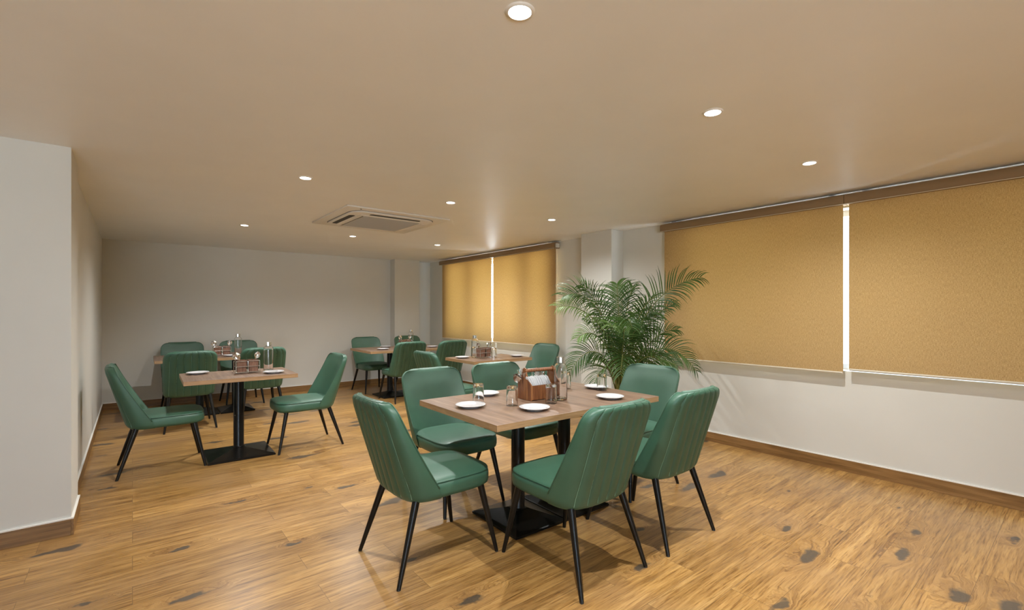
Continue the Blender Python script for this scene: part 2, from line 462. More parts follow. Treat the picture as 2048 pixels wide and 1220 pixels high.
# ------------------------------------------------------------ roller blinds
def blind(y0, y1, ztop, zbot, label, chain_side=None, bracket=None):
    X = 4.557
    r = thing('roller_blind', label, 'blind', (X, (y0 + y1) / 2, zbot), 0, 'tan roller blinds on the window wall')
    hw = (y1 - y0) / 2; h = ztop - zbot
    # fabric: a thin sheet with a very slight belly
    bm = bmesh.new(); ny, nz = 14, 10
    def P(i, j, off): 
        yy = -hw + 2 * hw * i / ny; zz = h * j / nz
        return (off + 0.004 * math.sin(PI * j / nz) * math.cos(yy * 2.0), yy, zz)
    A = [[bm.verts.new(P(i, j, 0.0)) for j in range(nz + 1)] for i in range(ny + 1)]
    for i in range(ny):
        for j in range(nz):
            bm.faces.new((A[i][j], A[i + 1][j], A[i + 1][j + 1], A[i][j + 1]))
    obj('blind_fabric', bm, M['blind'], r, 180)
    # hem rail
    bm = bmesh.new(); tube(bm, [(-0.002, -hw + 0.004, 0.0), (-0.002, hw - 0.004, 0.0)], 0.0085, 12)
    obj('hem_rail', bm, M['hem'], r, 60)
    # rounded cassette cover
    prof = [(-0.055, 0.0), (-0.062, 0.012), (-0.062, 0.055), (-0.052, 0.072), (-0.03, 0.079), (0.045, 0.079), (0.045, 0.0)]
    gap = 0.0185
    bm = bmesh.new()
    rings = [[(x, yy, h - 0.002 + z) for x, z in prof] for yy in (-hw - gap, hw + gap)]
    ring_loft(bm, rings)
    bmesh.ops.bevel(bm, geom=[e for e in bm.edges if abs(e.verts[0].co.y - e.verts[1].co.y) < 1e-5], offset=0.002, segments=1, affect='EDGES')
    obj('valance', bm, M['valance'], r, 35)
    bm = bmesh.new(); box(bm, -0.0625, -0.055, -hw - gap, hw + gap, h - 0.007, h - 0.0025)
    e = obj('valance_trim', bm, M['hem'], r); e['label'] = 'pale strip along the lower edge of the cover'
    for s in (-1, 1):
        bm = boxb(0.005, RX - X - 0.001, s * (hw - 0.1) - 0.02, s * (hw - 0.1) + 0.02, h + 0.079, h + 0.086); obj('bracket', bm, M['chrome'], r)
    if chain_side:
        yy = chain_side * (hw + 0.012)
        bm = boxb(-0.035, 0.02, min(yy, yy - chain_side * -0.03), max(yy, yy - chain_side * -0.03), h + 0.005, h + 0.062, 0.004)
        obj('end_bracket', bm, M['plastic_white'], r)
        bm = bmesh.new()
        for dx in (-0.022, 0.012):
            tube(bm, [(dx, yy - 0.004, h), (dx, yy - 0.004, -0.03)], 0.0025, 6)
        tube(bm, [(-0.022 + 0.034 * k / 8, yy - 0.004, -0.03 - 0.012 * math.sin(PI * k / 8)) for k in range(9)], 0.0025, 6)
        obj('pull_chain', bm, M['plastic_white'], r, 60)
    return r
blind(6.178, 7.745, 2.212, 0.842, 'tan roller blind in the far corner, left of the two glowing ones')
blind(4.672, 6.136, 2.212, 0.845, 'glowing tan roller blind left of the palm, with a pull chain at its right', -1)
blind(1.302, 2.975, 2.212, 0.829, 'large tan roller blind behind the palm that carries its leaf shadow')
blind(-0.40, 1.262, 2.212, 0.860, 'large tan roller blind cut off by the right edge of the view')

# ------------------------------------------------------------ ceiling fittings
def downlight(x, y, label):
    r = thing('recessed_downlight', label, 'ceiling light', (x, y, CEIL), 0, 'round downlights in the ceiling')
    bm = bmesh.new()
    lathe(bm, [(0.036, -0.001), (0.038, -0.006), (0.046, -0.005), (0.049, 0.0)], 32)
    obj('trim_ring', bm, M['white_trim'], r, 60)
    bm = bmesh.new(); lathe(bm, [(0.0, -0.0035), (0.0365, -0.003)], 32)
    o = obj('diffuser', bm, M['lens'], r)
    ld = bpy.data.lights.new('downlight_lamp', 'SPOT')
    ld.energy = LAMP_W; ld.color = LAMP_COL; ld.spot_size = math.radians(156); ld.spot_blend = 1.0; ld.shadow_soft_size = 0.016
    l = bpy.data.objects.new('downlight_lamp', ld); C.objects.link(l); l.parent = r; l.location = (0, 0, -0.012)
    return r
LX_, LY_ = (0.985, 2.22, 3.468), (1.18, 3.627, 6.035)
names = {(0, 0): None}
lab = {
 (0, 0): 'largest round downlight, at the top edge of the view',
 (1, 0): 'round downlight above the right wall side, second largest',
 (2, 0): 'round downlight on the ceiling nearest the large right blinds',
 (0, 1): 'round downlight in front and left of the air conditioner panel',
 (1, 1): 'round downlight in front and right of the air conditioner panel',
 (2, 1): 'round downlight above the palm, before the right pilaster',
 (0, 2): 'round downlight nearest the back left corner',
 (1, 2): 'small round downlight just behind the air conditioner panel',
 (2, 2): 'small round downlight before the back right corner pilaster'}
for i, x in enumerate(LX_):
    for j, y in enumerate(LY_):
        downlight(x, y, lab[(i, j)])
for x in (0.985,):  # unseen lamp, added to light the near floor and wall
    downlight(x, -1.27, 'added round downlight behind the camera, outside the view')

def air_con():
    r = thing('ceiling_air_conditioner', 'square white cassette air conditioner set in the ceiling', 'air conditioner', (2.07, 4.825, CEIL))
    S = 0.545
    bm = boxb(-S, S, -S, S, -0.016, 0.0, 0.006, 2); obj('face_panel', bm, M['ac_white'], r, 40)
    def rr(hx, hy, rad, z, n=8):
        pts = []
        for cx, cy, a0 in ((hx - rad, hy - rad, 0), (-hx + rad, hy - rad, PI / 2), (-hx + rad, -hy + rad, PI), (hx - rad, -hy + rad, 1.5 * PI)):
            for k in range(n + 1):
                a = a0 + PI / 2 * k / n
                pts.append((cx + rad * math.cos(a), cy + rad * math.sin(a), z))
        return pts
    bm = bmesh.new(); ring_loft(bm, [rr(.452, .452, .15, -0.0155), rr(.452, .452, .15, -0.0175)]); obj('shadow_gap', bm, M['ac_dark'], r)
    bm = bmesh.new(); ring_loft(bm, [rr(.446, .446, .145, -0.015), rr(.446, .446, .145, -0.030), rr(.432, .432, .135, -0.036)]); obj('inner_frame', bm, M['ac_white'], r, 35)
    for k in range(4):
        a = k * PI / 2; R = Matrix.Rotation(a, 4, 'Z')
        opened = k in (0, 3)
        if opened:
            bm = bmesh.new(); ring_loft(bm, [rr(.27, .034, .03, -0.034, 5), rr(.27, .034, .03, -0.0375, 5)])
            bmesh.ops.transform(bm, matrix=R @ Matrix.Translation((0, -0.390, 0)), verts=bm.verts)
            s = obj('air_slot', bm, M['ac_dark'], r); s['label'] = 'dark open air slot'
        bm = bmesh.new(); box(bm, -.262, .262, -.012 if opened else -.030, .012 if opened else .030, -.0025, .0025)
        bmesh.ops.transform(bm, matrix=R @ Matrix.Translation((0, -0.358 if opened else -.388, -0.041 if opened else -.0375)) @ Matrix.Rotation(math.radians(-20 if opened else 0), 4, 'X'), verts=bm.verts)
        obj('louver', bm, M['ac_white'], s if opened else r)
    bm = bmesh.new(); G = 0.305
    box(bm, -G, G, -G, G, -0.037, -0.035)
    n = 26
    for k in range(n):
        y = -G + 0.01 + (2 * G - 0.02) * k / (n - 1); box(bm, -G, G, y - .004, y + .004, -.045, -.037)
    for x in (-G, G - .008): box(bm, x, x + .008, -G, G, -.0455, -.037)
    obj('intake_grille', bm, M['ac_grille'], r)
    bm = bmesh.new(); box(bm, -.34, .34, -.34, -.31, -.040, -.035); box(bm, -.34, .34, .31, .34, -.040, -.035); box(bm, -.34, -.31, -.31, .31, -.040, -.035); box(bm, .31, .34, -.31, .31, -.040, -.035)
    obj('grille_surround', bm, M['ac_white'], r)
    bm = bmesh.new(); lathe(bm, [(0, -.019), (.008, -.019), (.01, -.0155)], 16, (-0.40, -0.50, 0)); obj('sensor', bm, M['ac_dark'], r)
    return r
air_con()

# ------------------------------------------------------------ chairs
ZB, ZT = 0.375, 0.888
EXP = 0.62
def yrear(z): return -0.235 - 0.145 * (z - ZB) / (ZT - ZB)
def wing(z):
    s = max(0.0, min(1.0, (z - 0.44) / (ZT - 0.44)))
    return 0.062 + 0.112 * (1 - s) ** 1.35
def halfw(z):
    v = (z - ZB) / (ZT - ZB)
    w = 0.243 + 0.012 * math.sin(PI * min(1, v * 0.9)) - 0.001 * v
    rc = 0.070
    if z > ZT - rc:
        q = (z - (ZT - rc)) / rc; w -= rc * (1 - math.sqrt(max(0, 1 - q * q)))
    return w
SEAM = 0.066
def channel(x, z):
    """outward offset of the ribbed rear"""
    k = round(x / SEAM)
    if abs(k) > 3: return 0.0
    dx = x - k * SEAM
    e = math.exp(-(dx / 0.005) ** 2)
    body = 0.0055 * (math.sin(PI * min(1.0, abs(dx) / SEAM))) if abs(x) < 3 * SEAM else 0.0
    fade = max(0.0, min(1.0, (ZT - z) / 0.05)) * max(0.15, min(1.0, (z - ZB) / 0.04))
    return body * fade - 0.006 * e * max(.35, fade)

def outer_pt(t, z, shrink=0.0, fwd=0.0):
    W = halfw(z) - shrink; D = wing(z)
    st, ct = math.sin(t), math.cos(t)
    x = W * math.copysign(abs(st) ** EXP, st); y = yrear(z) + fwd + (D - fwd) * (1 - abs(ct) ** EXP)
    ch = channel(x * halfw(0.62) / max(W, 0.01) if z > ZT - 0.076 else x, z)
    # push back, fading on the wings
    y -= ch * max(0.0, ct) ** 0.5
    return x, y, z
def make_back():
    bm = bmesh.new()
    nt = 128
    ts = [-PI / 2 + PI * i / nt for i in range(nt + 1)]
    # even out x spacing: t from x
    xs = [-1 + 2 * i / nt for i in range(nt + 1)]
    ts = [math.copysign(math.asin(min(1, abs(u) ** (1 / EXP))), u) for u in xs]
    # add denser wing samples
    extra = [s * a for s in (-1, 1) for a in (1.30, 1.38, 1.45, 1.52, 1.55)]
    ts = sorted(set(ts + extra))
    zs = [ZB, ZB + .004, ZB + .014, ZB + .035] + [0.44 + 0.37 * k / 11 for k in range(12)] + [ZT - .075 + .075 * math.sin(PI / 2 * k / 8) for k in range(1, 9)]
    zs = sorted(set(round(z, 5) for z in zs))
    def adj(z):
        s = f = 0.0
        if z < ZB + 0.03:
            q = 1 - (z - ZB) / 0.03; s = 0.016 * q * q; f = 0.014 * q * q
        if z > ZT - 0.02:
            q = (z - (ZT - .02)) / .02; f = 0.010 * q * q
        return s, f
    outer = []; inner = []
    for z in zs:
        s, f = adj(z)
        outer.append([outer_pt(t, z, s, f) for t in ts])
        W = halfw(z) - s; D = wing(z); T_ = min(0.062, D * 0.82)
        if z > ZT - .02: T_ -= 0.008 * ((z - (ZT - .02)) / .02) ** 2
        row = []
        for t in ts:
            st = math.sin(t); x = W * math.copysign(abs(st) ** EXP, st)
            u = abs(x) / W
            y = yrear(z) + T_ + (D - T_) * u ** 2.6
            row.append((x * 0.985, y + 0.002, z))
        inner.append(row)
    VO = [[bm.verts.new(p) for p in r] for r in outer]; VI = [[bm.verts.new(p) for p in r] for r in inner]
    n = len(ts)
    for A, flip in ((VO, False), (VI, True)):
        for a, b in zip(A[:-1], A[1:]):
            for i in range(n - 1):
                q = (a[i], a[i + 1], b[i + 1], b[i]); bm.faces.new(q[::-1] if flip else q)
    # wing edges
    for i in (0, n - 1):
        mids = []
        for k in range(len(zs)):
            a, b = VO[k][i].co, VI[k][i].co
            m_ = (a + b) / 2 + Vector((math.copysign(0.001, a.x), 0.006, 0)); mids.append(bm.verts.new(m_))
        for k in range(len(zs) - 1):
            bm.faces.new((VO[k][i], mids[k], mids[k + 1], VO[k + 1][i])); bm.faces.new((mids[k], VI[k][i], VI[k + 1][i], mids[k + 1]))
        if i == 0: m0 = mids
        else: m1 = mids
    # crown
    top = [bm.verts.new((VO[-1][i].co + VI[-1][i].co) / 2 + Vector((0, 0, 0.009 * min(1, 14 * (1 - abs(VO[-1][i].co.x) / (halfw(ZT) + 1e-4)))))) for i in range(n)]
    for i in range(n - 1):
        bm.faces.new((VO[-1][i], VO[-1][i + 1], top[i + 1], top[i])); bm.faces.new((top[i], top[i + 1], VI[-1][i + 1], VI[-1][i]))
        bm.faces.new((VO[0][i], VO[0][i + 1], VI[0][i + 1], VI[0][i]))
    bmesh.ops.remove_doubles(bm, verts=bm.verts, dist=1e-5)
    return bm
def superloop(hx_r, hx_f, y0, y1, ins, z, n=72, e=4.2):
    pts = []
    cy = (y0 + y1) / 2; hy = (y1 - y0) / 2 - ins
    for k in range(n):
        a = 2 * PI * k / n; c, s = math.cos(a), math.sin(a)
        yy = cy + hy * math.copysign(abs(s) ** (2 / e), s)
        q = (yy - y0) / (y1 - y0); hx = hx_r + (hx_f - hx_r) * q - ins
        pts.append((hx * math.copysign(abs(c) ** (2 / e), c), yy, z))
    return pts
def make_seat():
    bm = bmesh.new()
    L = [(0.05, .376), (.016, .377), (.004, .386), (0, .402), (0, .432), (.002, .4475), (.0085, .4525), (.0095, .4555), (.0035, .4600), (.0055, .4650), (.013, .4685), (.022, .4725), (.05, .478), (.10, .482), (.16, .484)]
    ring_loft(bm, [superloop(.240, .240, -.225, .300, i, z) for i, z in L])
    return bm
def make_chair(label, loc, rz):
    t = thing('dining_chair', label, 'chair', loc, rz, 'green ribbed dining chairs')
    obj('seat', make_seat(), M['leather'], t, 60)
    obj('backrest', make_back(), M['leather'], t, 50)
    bm = bmesh.new()
    for k in range(-3, 4):
        pts = []
        for q in range(13):
            z = ZB + 0.02 + (ZT - ZB - 0.03) * q / 12
            x = k * SEAM
            W = halfw(z)
            if z > ZT - 0.076: x *= W / halfw(0.62)
            u = min(1, abs(x) / W); tt = math.copysign(math.asin(u ** (1 / EXP)), x)
            p = outer_pt(tt, z, 0, 0.010 * ((z - (ZT - .02)) / .02) ** 2 if z > ZT - .02 else 0); pts.append((p[0], p[1] - 0.0003, p[2]))
        tube(bm, pts, 0.0010, 5)
    s = obj('stitching', bm, M['thread'], t); s['label'] = 'pale thread seams of the ribs'
    bm = bmesh.new(); pts = []
    zz = [ZB + .06 + (ZT - .075 - ZB - .06) * k / 16 for k in range(16)] + [ZT - .075 + .075 * math.sin(PI / 2 * k / 10) for k in range(11)]
    for z in zz:
        p = outer_pt(-PI / 2, z); pts.append((p[0], p[1] + .003, p[2]))
    for k in range(1, 12):
        p = outer_pt(-PI / 2 + PI * k / 12, ZT, 0, .010); pts.append((p[0], p[1] + .004, p[2] + .001))
    pts += [(-x, y, z) for x, y, z in pts[len(zz) - 1::-1]]
    tube(bm, pts, 0.0032, 8)
    obj('piping', bm, M['leather'], t, 180)
    for sx in (-1, 1):
        for (ty, fy, fxx) in ((0.215, 0.292, 0.238), (-0.175, -0.296, 0.243)):
            a = Vector((sx * 0.188, ty, 0.385)); b = Vector((sx * fxx, fy, 0.004))
            bm = bmesh.new(); tube(bm, [a, a.lerp(b, .5), b], [0.0195, 0.0155, 0.0105], 18)
            lg = obj('leg', bm, M['leg_metal'], t, 50)
            bm = bmesh.new(); tube(bm, [b + Vector((0, 0, .004)), b + Vector((0, 0, -.004))], 0.0100, 14); obj('foot_glide', bm, M['foot'], lg, 50)
    return t
F_, R_, B_, L_ = 0.0, -PI / 2, PI, PI / 2      # facing +Y, +X, -Y, -X
chairs = [
 ((1.285, 2.330), R_, 'green ribbed chair at the left end of the front table'),
 ((1.840, 1.768), F_, 'green chair nearest the camera, its ribbed back to us, before the front table'),
 ((2.512, 1.755), F_, 'green chair with ribbed back to us, at the right corner of the front table'),
 ((1.800, 2.915), B_, 'green chair facing us on the far left side of the front table'),
 ((2.430, 2.925), B_, 'green chair facing us behind the wooden caddy on the front table'),
 ((2.995, 2.275), L_, 'green chair at the right end of the front table, before the palm'),
 ((0.200, 5.075), R_, 'green chair beside the left wall column, at the left end of the small left table'),
 ((1.352, 4.998), L_, 'green chair at the right end of the small left table'),
 ((0.510, 6.640), F_, 'green chair with ribbed back to us, left before the table at the back wall'),
 ((1.270, 6.760), F_, 'green chair with ribbed back to us, right before the table at the back wall'),
 ((0.560, 7.920), B_, 'dark green chair against the back wall, left of the cutlery rack'),
 ((1.260, 7.920), B_, 'dark green chair against the back wall, behind the tall bottle'),
 ((3.160, 7.670), B_, 'green chair facing us at the left of the table by the back pilaster'),
 ((3.920, 7.620), B_, 'green chair mostly hidden behind the cutlery rack by the back pilaster'),
 ((3.190, 6.625), F_, 'green chair with ribbed back to us, left before the table by the back pilaster'),
 ((3.850, 6.520), F_, 'green chair with ribbed back before the far glowing blinds'),
 ((2.850, 4.680), R_, 'green chair showing only its ribbed back top, left of the small right table'),
 ((4.120, 4.740), L_, 'green chair by the right wall, right of the small right table'),
]
ch0 = None
for (x, y), rz, lb in chairs:
    if ch0 is None: ch0 = make_chair(lb, (x, y, 0.0), rz)
    else: dup(ch0, (x, y, 0.0), rz, lb)

# ------------------------------------------------------------ tables
TZ = 0.75
def tabletop(parent, w, d):
    bm = bmesh.new(); fs = box(bm, -w / 2, w / 2, -d / 2, d / 2, TZ - 0.036, TZ)
    for f in fs: f.material_index = 1
    fs[1].material_index = 0; fs[3].material_index = fs[5].material_index = 2
    bmesh.ops.bevel(bm, geom=bm.edges[:], offset=0.0012, segments=1, affect='EDGES')
    obj('tabletop', bm, [M['table_top'], M['table_edge'], M['table_edge_y']], parent)
def pedestal(parent, cx, bw, bd):
    bm = bmesh.new()
    def rc(hx, hy, z): return [(cx - hx, -hy, z), (cx + hx, -hy, z), (cx + hx, hy, z), (cx - hx, hy, z)]
    ring_loft(bm, [rc(bw / 2 - .004, bd / 2 - .004, 0.0), rc(bw / 2, bd / 2, .004), rc(bw / 2, bd / 2, .015), rc(bw / 2 - .006, bd / 2 - .006, .019), rc(.055, .055, 0.066), rc(.046, .046, 0.07)])
    obj('base_plate', bm, M['black_metal'], parent)
    bm = bmesh.new(); lathe(bm, [(.0, .062), (.052, .062), (.052, .071), (.045, .076), (.0435, .08), (.0435, TZ - .045), (0, TZ - .045)], 40, (cx, 0, 0))
    obj('column', bm, M['black_metal'], parent, 35)
    bm = bmesh.new(); w = min(.17, bw * .4); box(bm, cx - w, cx + w, -w, w, TZ - .045, TZ - .036); box(bm, cx - w, cx + w, -.02, .02, TZ - .058, TZ - .045)
    obj('mounting_plate', bm, M['black_metal'], parent)
def table(loc, rz, w, d, label, double):
    t = thing('dining_table', label, 'table', (*loc, 0), rz, 'wood topped dining tables')
    tabletop(t, w, d)
    if double:
        for s in (-1, 1): pedestal(t, s * 0.205, 0.40, 0.47)
    else: pedestal(t, 0, 0.535, 0.515)
    return t
T1 = table((2.145, 2.338), math.radians(-1.4), 1.372, 0.872, 'large wood topped table in front with a wooden caddy and five plates', True)
T2 = table((0.778, 5.060), math.radians(-1.2), 0.888, 0.665, 'small wood topped table at the left on a single black pedestal', False)
T3 = table((0.893, 7.385), math.radians(-1.0), 1.372, 0.872, 'large wood topped table by the back wall, partly behind green chairs', True)
T4 = table((3.400, 7.060), math.radians(-1.0), 1.372, 0.872, 'large wood topped table by the back pilaster', True)
T5 = table((3.545, 4.865), math.radians(-1.0), 0.888, 0.665, 'small wood topped table on the right, between the far blinds and the front table', False)

# ------------------------------------------------------------ crockery
def make_plate(label, loc):
    bm = bmesh.new()
    lathe(bm, [(0, .003), (.045, .003), (.047, 0), (.052, 0), (.054, .004), (.078, .012), (.090, .0165), (.092, .0185), (.090, .0200), (.079, .0165), (.070, .0135), (.062, .0085), (.050, .0062), (0, .0060)], 56)
    o = obj('plate', bm, M['porcelain'], None, 60, loc); return tag(o, label, 'plate', 'white dinner plates')
def make_tumbler(label, loc):
    bm = bmesh.new()   # turned upside down: thick base on top
    R0, R1, Hh = .0365, .0335, .122
    lathe(bm, [(R0 - .0018, 0), (R0, 0.001), (R0, .012), (R1, Hh - .004), (R1 - .004, Hh), (0, Hh), ], 40)
    lathe(bm, [(R0 - .0018, 0), (R1 - .0026, Hh - .026), (R1 - .009, Hh - .017), (0, Hh - .0155)], 40)
    bmesh.ops.remove_doubles(bm, verts=bm.verts, dist=1e-5)
    o = obj('drinking_glass', bm, M['glass'], None, 50, loc); return tag(o, label, 'glass', 'tumblers turned upside down')
def make_bottle(label, loc):
    t = thing('water_bottle', label, 'bottle', loc, 0, 'clear glass water bottles')
    bm = bmesh.new()
    lathe(bm, [(0, .006), (.030, .005), (.040, .001), (.043, .006), (.0435, .02), (.0435, .205), (.0425, .220), (.038, .232), (.030, .240), (.0245, .243), (.0235, .248), (.0235, .262), (.0215, .262)], 48)
    lathe(bm, [(.0215, .262), (.0215, .245), (.024, .2405), (.029, .2375), (.0365, .2295), (.0405, .219), (.0413, .204), (.0413, .02), (.038, .011), (0, .010)], 48)
    bmesh.ops.remove_doubles(bm, verts=bm.verts, dist=1e-5)
    obj('bottle_body', bm, M['glass'], t, 60)
    bm = bmesh.new()
    n = 48; prof = [(0.0, .284), (.025, .284), (.0275, .282), (.0275, .248), (.0260, .247)]
    lathe(bm, prof, n)
    for v in bm.verts:
        r_ = math.hypot(v.co.x, v.co.y)
        if r_ > .0255:
            a = math.atan2(v.co.y, v.co.x); k = 1 + .03 * math.cos(12 * a); v.co.x *= k; v.co.y *= k
    obj('cap', bm, M['chrome'], t, 40)
    return t

place_plates = [
 ((1.606, 2.394), 'white plate near the left corner of the front table'),
 ((1.860, 2.092), 'white plate nearest the camera on the front table'),
 ((2.497, 2.045), 'white plate on the front table before the right corner chair'),
 ((2.751, 2.385), 'white plate at the far right of the front table, behind a tumbler'),
 ((1.925, 2.674), 'white plate on the far edge of the front table, behind a tumbler'),
 ((0.475, 5.270), 'white plate at the left end of the small left table'),
 ((1.045, 4.905), 'white plate at the right end of the small left table'),
 ((1.010, 7.110), 'white plate on the back wall table, before the tall bottle'),
 ((3.010, 6.900), 'white plate at the near left corner of the table by the back pilaster'),
 ((3.240, 7.330), 'white plate at the far side of the table by the back pilaster'),
 ((3.850, 6.860), 'white plate at the right of the table by the back pilaster'),
 ((3.235, 5.000), 'white plate at the left end of the small right table'),
 ((3.905, 4.740), 'white plate at the right end of the small right table'),
]
pl0 = None
for (x, y), lb in place_plates:
    if pl0 is None: pl0 = make_plate(lb, (x, y, TZ))
    else: dup(pl0, (x, y, TZ), 0, lb)
gl0 = None
for (x, y), lb in [
 ((1.728, 2.485), 'upside down tumbler overlapping the far left plate of the front table'),
 ((1.832, 2.270), 'upside down tumbler left of the wooden caddy'),
 ((2.070, 2.170), 'upside down tumbler in front of the wooden caddy'),
 ((2.700, 2.290), 'upside down tumbler before the far right plate of the front table'),
 ((2.560, 2.520), 'upside down tumbler behind the water bottle on the front table'),
 ((3.600, 4.830), 'upside down tumbler right of the jug rack on the small right table'),
 ((3.445, 5.060), 'upside down tumbler behind the jug rack on the small right table')]:
    if gl0 is None: gl0 = make_tumbler(lb, (x, y, TZ))
    else: dup(gl0, (x, y, TZ), 0, lb)
b0 = make_bottle('clear glass bottle with a grey ribbed cap beside the wooden caddy', (2.200, 2.215, TZ))
for (x, y), lb in [
 ((1.045, 5.130), 'clear glass bottle on the small left table beside the cutlery rack'),
 ((1.110, 7.270), 'clear glass bottle on the table by the back wall'),
 ((3.630, 7.200), 'clear glass bottle on the table by the back pilaster'),
 ((3.395, 4.960), 'clear glass bottle on the small right table before the bright gap')]:
    dup(b0, (x, y, TZ), 0, lb)

# cutlery -------------------------------------------------------------
def make_spoon(name, label, head='spoon'):
    bm = bmesh.new(); Ls = 0.185
    # handle: flat tapering bar along +z, head at the top
    secs = [(0, .0095), (.012, .010), (.06, .006), (.11, .0038), (.128, .004)]
    rings = []
    for z, w in secs:
        rings.append([(-w, -.0009, z), (w, -.0009, z), (w, .0009, z), (-w, .0009, z)])
    ring_loft(bm, rings)
    if head == 'spoon':
        n = 10; rows = []
        for k in range(n + 1):
            q = k / n; z = .126 + .062 * q; w = .0205 * math.sin(PI * min(1, q * .93 + .07)) ** 0.75 + .001
            dep = .008 * math.sin(PI * q)
            rows.append([(w * s, dep * (1 - s * s) , z) for s in (-1, -.6, -.2, .2, .6, 1)] + [(w * s, dep * (1 - s * s) - .0014, z) for s in (1, .6, .2, -.2, -.6, -1)])
        ring_loft(bm, rows)
    else:
        ring_loft(bm, [[(-w, -.0008, z), (w, -.0008, z), (w, .0008, z), (-w, .0008, z)] for z, w in ((.124, .004), (.135, .011), (.146, .0125))])
        for s in (-.0105, -.0035, .0035, .0105):
            box(bm, s - .0017, s + .0017, -.0008, .0008, .145, .187)
    o = obj(name, bm, M['chrome'], None, 50)
    return o
sp0 = make_spoon('spoon', '', 'spoon'); fk0 = make_spoon('fork', '', 'fork')
used = {'spoon': False, 'fork': False}
def cutlery(kind, loc, tilt, az, roll, label, group):
    src = sp0 if kind == 'spoon' else fk0
    o = src if not used[kind] else src.copy()
    if used[kind]: C.objects.link(o)
    used[kind] = True
    o.location = loc
    o.rotation_euler = (Matrix.Rotation(az, 3, 'Z') @ Matrix.Rotation(tilt, 3, 'Y') @ Matrix.Rotation(roll, 3, 'Z')).to_euler()
    tag(o, label, kind, group); return o

# wooden caddy on the front table
CX, CY, CA = 2.142, 2.365, math.radians(-3)
cad = thing('wooden_cutlery_caddy', 'brown wooden caddy with a round handle, holding cutlery and napkins', 'caddy', (CX, CY, TZ), CA)
hl, hw_, th = 0.125, 0.072, 0.010
def end_panel(x):
    bm = bmesh.new()
    half = [(hw_, 0), (hw_, .104), (.060, .112), (.046, .122), (.034, .138), (.025, .156), (.019, .176), (.0185, .192), (.014, .203), (.007, .209), (0, .211)]
    pts = half + [(-y, z) for y, z in half[-2::-1]]
    ring_loft(bm, [[(x - th / 2, y, z) for y, z in pts], [(x + th / 2, y, z) for y, z in pts]])
    bmesh.ops.bevel(bm, geom=[e for e in bm.edges if abs(e.verts[0].co.x - e.verts[1].co.x) < 1e-6], offset=.0012, segments=1, affect='EDGES')
    return bm
for sx in (-1, 1): obj('end_panel', end_panel(sx * (hl - th / 2)), M['caddy_wood'], cad)
for sy in (-1, 1):
    bm = boxb(-hl + th, hl - th, sy * hw_ - (.008 if sy > 0 else 0), sy * hw_ + (.008 if sy < 0 else 0), .004, .098, .001, 1)
    obj('side_panel', bm, M['caddy_wood'], cad)
obj('bottom_board', boxb(-hl + th, hl - th, -hw_ + .008, hw_ - .008, .004, .012), M['caddy_wood'], cad)
obj('divider', boxb(-hl + th, hl - th, -.004, .004, .012, .095), M['caddy_wood'], cad)
bm = bmesh.new(); tube(bm, [(-hl - .002, 0, .190), (-hl / 2, 0, .190), (hl / 2, 0, .190), (hl + .002, 0, .190)], .0125, 20); obj('handle', bm, M['caddy_wood'], cad, 50)
def cw(x, y, z):
    c, s = math.cos(CA), math.sin(CA); return (CX + x * c - y * s, CY + x * s + y * c, TZ + z)
# cutlery: rear half of the caddy, heads up
for k in range(13):
    kind = 'spoon' if k % 2 == 0 else 'fork'
    cutlery(kind, cw(-.098 + .0155 * k, .034 + .012 * (k % 3 - 1), .013), math.radians(6 + 7 * (k % 4)), math.radians(60 + 47 * k), math.radians(40 * k), 'steel %s standing among the cutlery in the rear half of the wooden caddy' % kind, 'cutlery in the rear half of the wooden caddy')
for k in range(5):
    cutlery('spoon', cw(-.040 + .004 * k, .046 + .003 * k, .016), math.radians(38 + 3 * (k % 3)), math.radians(186 - 7 * k), math.radians(90 + 25 * k), 'steel spoon leaning out over the left end of the wooden caddy', 'spoons leaning out of the wooden caddy')
def napkin(loc, rz, tilt, label, first=None):
    if first is None:
        bm = bmesh.new()
        w, h = .034, .158
        prof = [(-w, 0), (w, 0), (w, .070), (w * .45, h * .93), (w * .1, h), (-w * .5, h * .93)]
        ring_loft(bm, [[(x, -.0012 + .004 * (z / h) ** 2, z) for x, z in prof], [(x, .0008 + .004 * (z / h) ** 2, z) for x, z in prof]])
        o = obj('paper_napkin', bm, M['napkin'])
    else: o = first.copy(); C.objects.link(o)
    o.location = loc; o.rotation_euler = (tilt, 0, rz)
    tag(o, label, 'napkin', 'napkins in the wooden caddy'); return o
nk = None
for k in range(14):
    grp = 0 if k < 8 else 1
    x = (-.066 + .0105 * k) if grp == 0 else (.022 + .0115 * (k - 7))
    lb = 'folded white napkin in the left fan of the wooden caddy' if grp == 0 else 'folded white napkin in the right fan of the wooden caddy'
    o = napkin(cw(x, -.036, .014), CA + PI / 2 + math.radians(6 * math.sin(k)), math.radians(-24 + 1.2 * (k % 4)), lb, nk)
    o['group'] = 'napkins in the left fan of the caddy' if grp == 0 else 'napkins in the right fan of the caddy'
    if nk is None: nk = o

